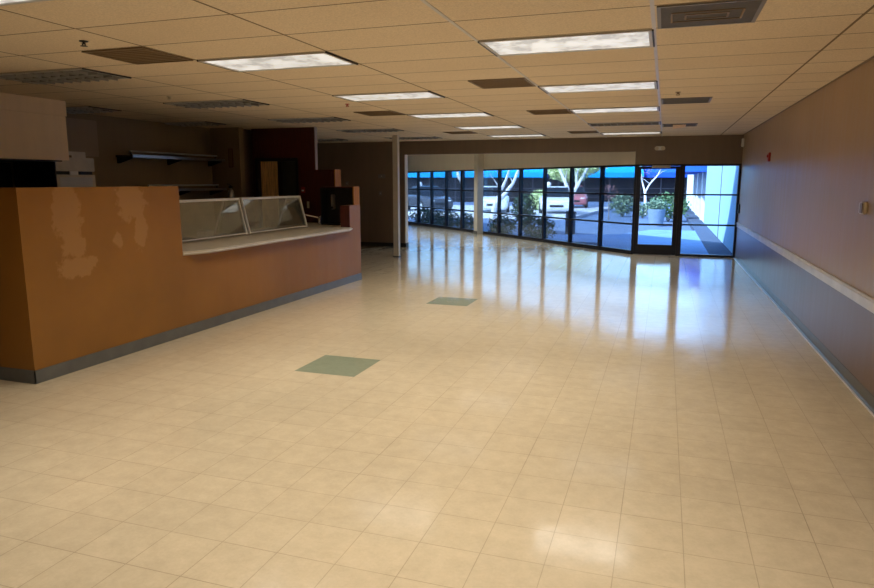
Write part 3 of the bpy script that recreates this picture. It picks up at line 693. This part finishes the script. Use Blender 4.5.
tree('sunlit_tree', (-5.15, 37.1, -.03), [[((-5.13, 37.05, -.1), .2), ((-5.17, 37.1, .4), .17), ((-5.19, 37.2, .85), .17)],
    [((-5.19, 37.2, .8), .13), ((-5.55, 37.22, 1.6), .1), ((-5.95, 37.25, 2.5), .08), ((-6.4, 37.3, 3.6), .04)],
    [((-5.19, 37.2, .8), .13), ((-4.9, 37.4, 1.35), .1), ((-4.6, 37.6, 1.95), .08), ((-4.3, 37.8, 2.6), .07), ((-3.9, 38, 3.5), .03)],
    [((-4.9, 37.4, 1.35), .08), ((-4.95, 37.5, 2.0), .06), ((-4.75, 37.6, 2.8), .04)]], 'forked tree with sunlit white bark right of the yellow green crown', crowns=[((-5.2, 37.6, 3.1), (1.5, 1.2, .75), 450, .12)], twigs=2)
tree('leaning_tree', (-7.66, 27.68, -.1), [[((-7.66, 27.68, -.17), .15), ((-7.58, 27.75, .4), .13), ((-7.51, 27.82, .67), .14)],
    [((-7.51, 27.82, .62), .12), ((-7.13, 28.03, 1.1), .1), ((-6.79, 28.23, 1.6), .075), ((-6.55, 28.42, 2.3), .06), ((-6.4, 28.5, 3.2), .03)],
    [((-7.51, 27.82, .62), .1), ((-7.33, 28.0, 1.25), .07), ((-7.12, 28.1, 1.75), .06), ((-6.95, 28.15, 2.3), .05), ((-6.8, 28.2, 3.0), .02)],
    [((-7.33, 28.0, 1.25), .06), ((-7.4, 28.1, 1.8), .05), ((-7.5, 28.15, 2.4), .04), ((-7.6, 28.2, 3.1), .02)]], 'multi stem tree with sunlit white bark leaning right just right of the cream column', twigs=1, seed=8)
tree('small_tree', (-.84, 36.4, -.17), [[((-.84, 36.41, -.17), .09), ((-.9, 36.45, .6), .075), ((-.94, 36.53, 1.1), .07)],
    [((-.94, 36.53, 1.08), .055), ((-.7, 36.7, 1.55), .045), ((-.29, 36.91, 2.05), .035), ((.0, 37, 2.8), .015)],
    [((-.94, 36.53, 1.08), .055), ((-1.1, 36.6, 1.6), .04), ((-1.21, 36.61, 2.1), .03), ((-1.3, 36.7, 2.8), .015)]], 'small pale bare tree seen through the glass door', twigs=5, seed=5, crowns=[((-.7, 36.6, 2.2), (.8, .6, .5), 120, .05)], leafm='twig_pink')
tree('pale_tree', (-7.87, 23.4, -.17), [[((-7.87, 23.4, -.17), .1), ((-7.88, 23.45, .6), .085), ((-7.9, 23.5, 1.2), .08), ((-7.95, 23.6, 2.2), .07), ((-8.0, 23.7, 3.2), .05)],
    [((-7.9, 23.5, 1.5), .06), ((-8.1, 23.5, 1.9), .06), ((-8.2, 23.6, 2.3), .05), ((-8.4, 23.7, 3.0), .03)]], 'straight pale trunk tree just left of the cream column', twigs=2, seed=9)
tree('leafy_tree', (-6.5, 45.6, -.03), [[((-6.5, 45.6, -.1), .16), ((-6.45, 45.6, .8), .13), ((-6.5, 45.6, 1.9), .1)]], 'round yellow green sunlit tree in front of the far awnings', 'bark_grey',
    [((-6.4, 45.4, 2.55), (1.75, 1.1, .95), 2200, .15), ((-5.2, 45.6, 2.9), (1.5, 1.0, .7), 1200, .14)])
tree('pink_tree', (-2.4, 30, -.17), [[((-2.4, 30, -.17), .03), ((-2.42, 30, .5), .025), ((-2.45, 30, .9), .02)]], 'small reddish twiggy shrub tree left of the glass door', 'bark_grey',
    [((-2.4, 30, 1.15), (.4, .3, .4), 90, .06)], 'twig_pink')
# shrubs
def shrub(loc, rad, n, size, lab, leafm='leaf', seed=1, hollow=.25):
    s = thing('shrub', loc, lab, 'shrub', 'courtyard shrubs')
    st = MB(); r = random.Random(seed)
    for k in range(5):
        a = 2*PI*k/5; tube_chain(st, [((loc[0], loc[1], -.18), .02), ((loc[0]+math.cos(a)*rad[0]*.35, loc[1]+math.sin(a)*rad[1]*.35, -.18+rad[2]), .014), ((loc[0]+math.cos(a)*rad[0]*.6, loc[1]+math.sin(a)*rad[1]*.6, -.18+rad[2]*1.6), .006)], 5)
    st.build('stems', 'bark_grey', s)
    MB().leaves((loc[0], loc[1], -.16+rad[2]), rad, n, size, seed, hollow).build('foliage', leafm, s)
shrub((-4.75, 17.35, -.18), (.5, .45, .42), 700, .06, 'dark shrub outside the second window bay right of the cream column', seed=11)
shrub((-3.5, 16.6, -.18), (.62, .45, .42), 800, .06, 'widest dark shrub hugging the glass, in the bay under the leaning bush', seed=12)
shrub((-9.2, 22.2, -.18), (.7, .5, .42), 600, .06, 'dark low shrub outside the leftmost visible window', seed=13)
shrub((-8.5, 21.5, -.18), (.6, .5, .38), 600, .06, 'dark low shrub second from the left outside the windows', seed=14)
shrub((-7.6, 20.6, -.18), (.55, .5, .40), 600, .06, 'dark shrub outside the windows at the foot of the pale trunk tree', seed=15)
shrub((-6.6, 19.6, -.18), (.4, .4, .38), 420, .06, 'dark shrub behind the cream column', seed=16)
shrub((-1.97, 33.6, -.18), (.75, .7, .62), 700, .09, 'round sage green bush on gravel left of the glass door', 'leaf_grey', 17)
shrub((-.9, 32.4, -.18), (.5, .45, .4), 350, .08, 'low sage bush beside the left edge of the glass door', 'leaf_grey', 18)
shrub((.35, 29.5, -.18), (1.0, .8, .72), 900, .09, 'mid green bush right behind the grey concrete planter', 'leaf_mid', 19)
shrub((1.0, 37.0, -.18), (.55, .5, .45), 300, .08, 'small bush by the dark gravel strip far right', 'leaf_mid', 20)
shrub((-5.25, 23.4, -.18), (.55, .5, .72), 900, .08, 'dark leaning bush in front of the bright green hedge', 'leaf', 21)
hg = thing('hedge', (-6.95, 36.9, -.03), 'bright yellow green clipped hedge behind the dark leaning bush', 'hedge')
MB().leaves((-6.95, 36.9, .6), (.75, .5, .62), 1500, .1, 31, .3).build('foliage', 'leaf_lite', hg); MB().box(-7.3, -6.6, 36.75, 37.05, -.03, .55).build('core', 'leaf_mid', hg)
# planter, bin, lamps
pl = thing('planter', (-.16, 26.1, -.18), 'grey concrete planter tub full of green leaves seen through the glass door', 'planter')
MB().lathe([(0, 0), (.28, 0), (.36, .66), (.36, .72), (.31, .72), (.29, .62), (0, .62)], (-.16, 26.1, -.18), 24).build('tub', 'planter', pl)
MB().lathe([(0, 0), (.29, 0), (.0, .01)], (-.16, 26.1, .445)).build('soil', 'soil', pl)
MB().leaves((-.16, 26.1, .72), (.5, .45, .28), 500, .07, 41, .2).build('foliage', 'leaf_grey', pl)
tb = thing('litter_bin', (-2.84, 19.2, -.18), 'dark blue upright litter bin on the gravel outside the windows', 'bin')
MB().lathe([(0, 0), (.17, 0), (.17, .78), (.15, .8), (0, .8)], (-2.84, 19.2, -.18), 20).build('body', 'bin', tb)
MB().lathe([(.19, 0), (.19, .05), (.1, .1), (0, .11)], (-2.84, 19.2, .62), 20).build('lid', 'black', tb)
for x, y, z, lab in ((-7.14, 40.9, 1.5, 'white globe lamp on a dark stem below the yellow green tree'), (-14.57, 36.5, 1.5, 'white globe lamp on a dark stem at the far left')):
    g = thing('globe_lamp', (x, y, -.03), lab, 'lamp', 'car park globe lamps')
    MB().tube((x, y, -.03), (x, y, z-.1), .03).build('stem', 'black', g); MB().ball((x, y, z), .16).build('globe', 'globe', g, smooth=True)

# cars
def make_car(paint):
    c = thing('car', (0, 0, 0), '', 'car')
    def ring(x, w, z0, z1, c_=.1): return [(x, -w+c_, z0), (x, w-c_, z0), (x, w, z0+c_), (x, w, z1-c_), (x, w-c_, z1), (x, -w+c_, z1), (x, -w, z1-c_), (x, -w, z0+c_)]
    b = MB().loft([ring(-2.25, .72, .38, .72), ring(-2.15, .8, .25, .84), ring(-1.5, .87, .2, .92), ring(-.6, .89, .18, .93), ring(.7, .89, .18, .92), ring(1.5, .87, .2, .84), ring(2.1, .78, .24, .74), ring(2.22, .7, .34, .62)])
    b.build('body', paint, c, .03, keep=True)
    g = MB().loft([ring(-1.75, .68, .88, .94, .02), ring(-1.2, .66, .88, 1.36, .05), ring(.1, .66, .88, 1.4, .05), ring(.95, .72, .86, .92, .02)])
    g.build('cabin_glass', 'car_glass', c, .02, keep=True)
    MB().loft([ring(-1.25, .6, 1.37, 1.40, .01), ring(-.5, .62, 1.39, 1.45, .02), ring(.12, .6, 1.395, 1.43, .01)]).build('roof', paint, c, .01, keep=True)
    for x in (-1.35, 1.35):
        for s in (-1, 1):
            w_ = MB().tube((x, s*.74, .31), (x, s*.9, .31), .31, seg=20).build('wheel', 'tyre', c, .02, keep=True)
            MB().tube((x, s*.9, .31), (x, s*.91, .31), .18, seg=14).build('hub', 'car_silver', w_, keep=True)
    for s in (-1, 1):
        MB().box(2.12, 2.2, s*.5-.14, s*.5+.14, .56, .68).build('headlamp', 'headlamp', c, .02, keep=True)
    MB().box(2.2, 2.235, -.35, .35, .4, .52).build('grille', 'black', c, .01, keep=True)
    return c
cars = [((-5.5, 33.4), -1.4, 'car_white', 'white car parked nose out below the yellow green tree'), ((-9.2, 34.2), -1.35, 'car_white', 'white car parked behind the leaning sunlit tree'),
    ((-5.75, 44.0-1.4), -1.4, 'car_red', 'faded red car parked beyond the sunlit forked tree'), ((-13.2, 34.2), -.9, 'car_dark', 'dark car parked left of the cream column'),
    ((-16.2, 34.0), -.9, 'car_silver', 'silver car parked second from left beyond the windows'), ((-18.5, 31.5), -.9, 'car_dark', 'dark car parked furthest left beyond the windows')]
protos = {}
for (x, y), a, paint, lab in cars:
    o = copy_tree(protos[paint]) if paint in protos else make_car(paint)
    protos.setdefault(paint, o)
    o.location = (x, y, -.03); o.rotation_euler = (0, 0, a); o['label'] = lab; o['group'] = 'parked cars'

# ------------------------------------------------------------------ light, sky, camera
w = D.worlds.new('world'); bpy.context.scene.world = w; w.use_nodes = True
nt = w.node_tree; bg = nt.nodes['Background']
sky = nt.nodes.new('ShaderNodeTexSky'); sky.sky_type = 'NISHITA'; sky.sun_disc = False; sky.sun_elevation = math.radians(42); sky.sun_rotation = math.radians(200); sky.air_density = 1.2; sky.ozone_density = 2.5
nt.links.new(sky.outputs[0], bg.inputs[0]); bg.inputs[1].default_value = .58
sl = D.lights.new('sun', 'SUN'); sl.energy = 10; sl.angle = .01; sl.color = (1, .96, .9)
so = D.objects.new('sun', sl); COL.objects.link(so); so.rotation_euler = Vector((.55, .6, -.72)).to_track_quat('-Z', 'Y').to_euler()

cam = D.cameras.new('camera'); co = D.objects.new('camera', cam); COL.objects.link(co)
cam.sensor_fit = 'HORIZONTAL'; cam.sensor_width = 36; cam.lens = 667.8*36/874; cam.clip_start = .05; cam.clip_end = 300
yaw, pitch = .32525, .1669
fwd = Vector((-math.sin(yaw)*math.cos(pitch), math.cos(yaw)*math.cos(pitch), -math.sin(pitch)))
co.location = (.126, -3.669, 1.685); co.rotation_euler = fwd.to_track_quat('-Z', 'Y').to_euler()
sc = bpy.context.scene; sc.camera = co
sc.view_settings.view_transform = 'Standard'; sc.view_settings.look = 'None'; sc.view_settings.exposure = 0; sc.view_settings.gamma = 1
sc.cycles.max_bounces = 10; sc.cycles.diffuse_bounces = 6; sc.cycles.transparent_max_bounces = 16
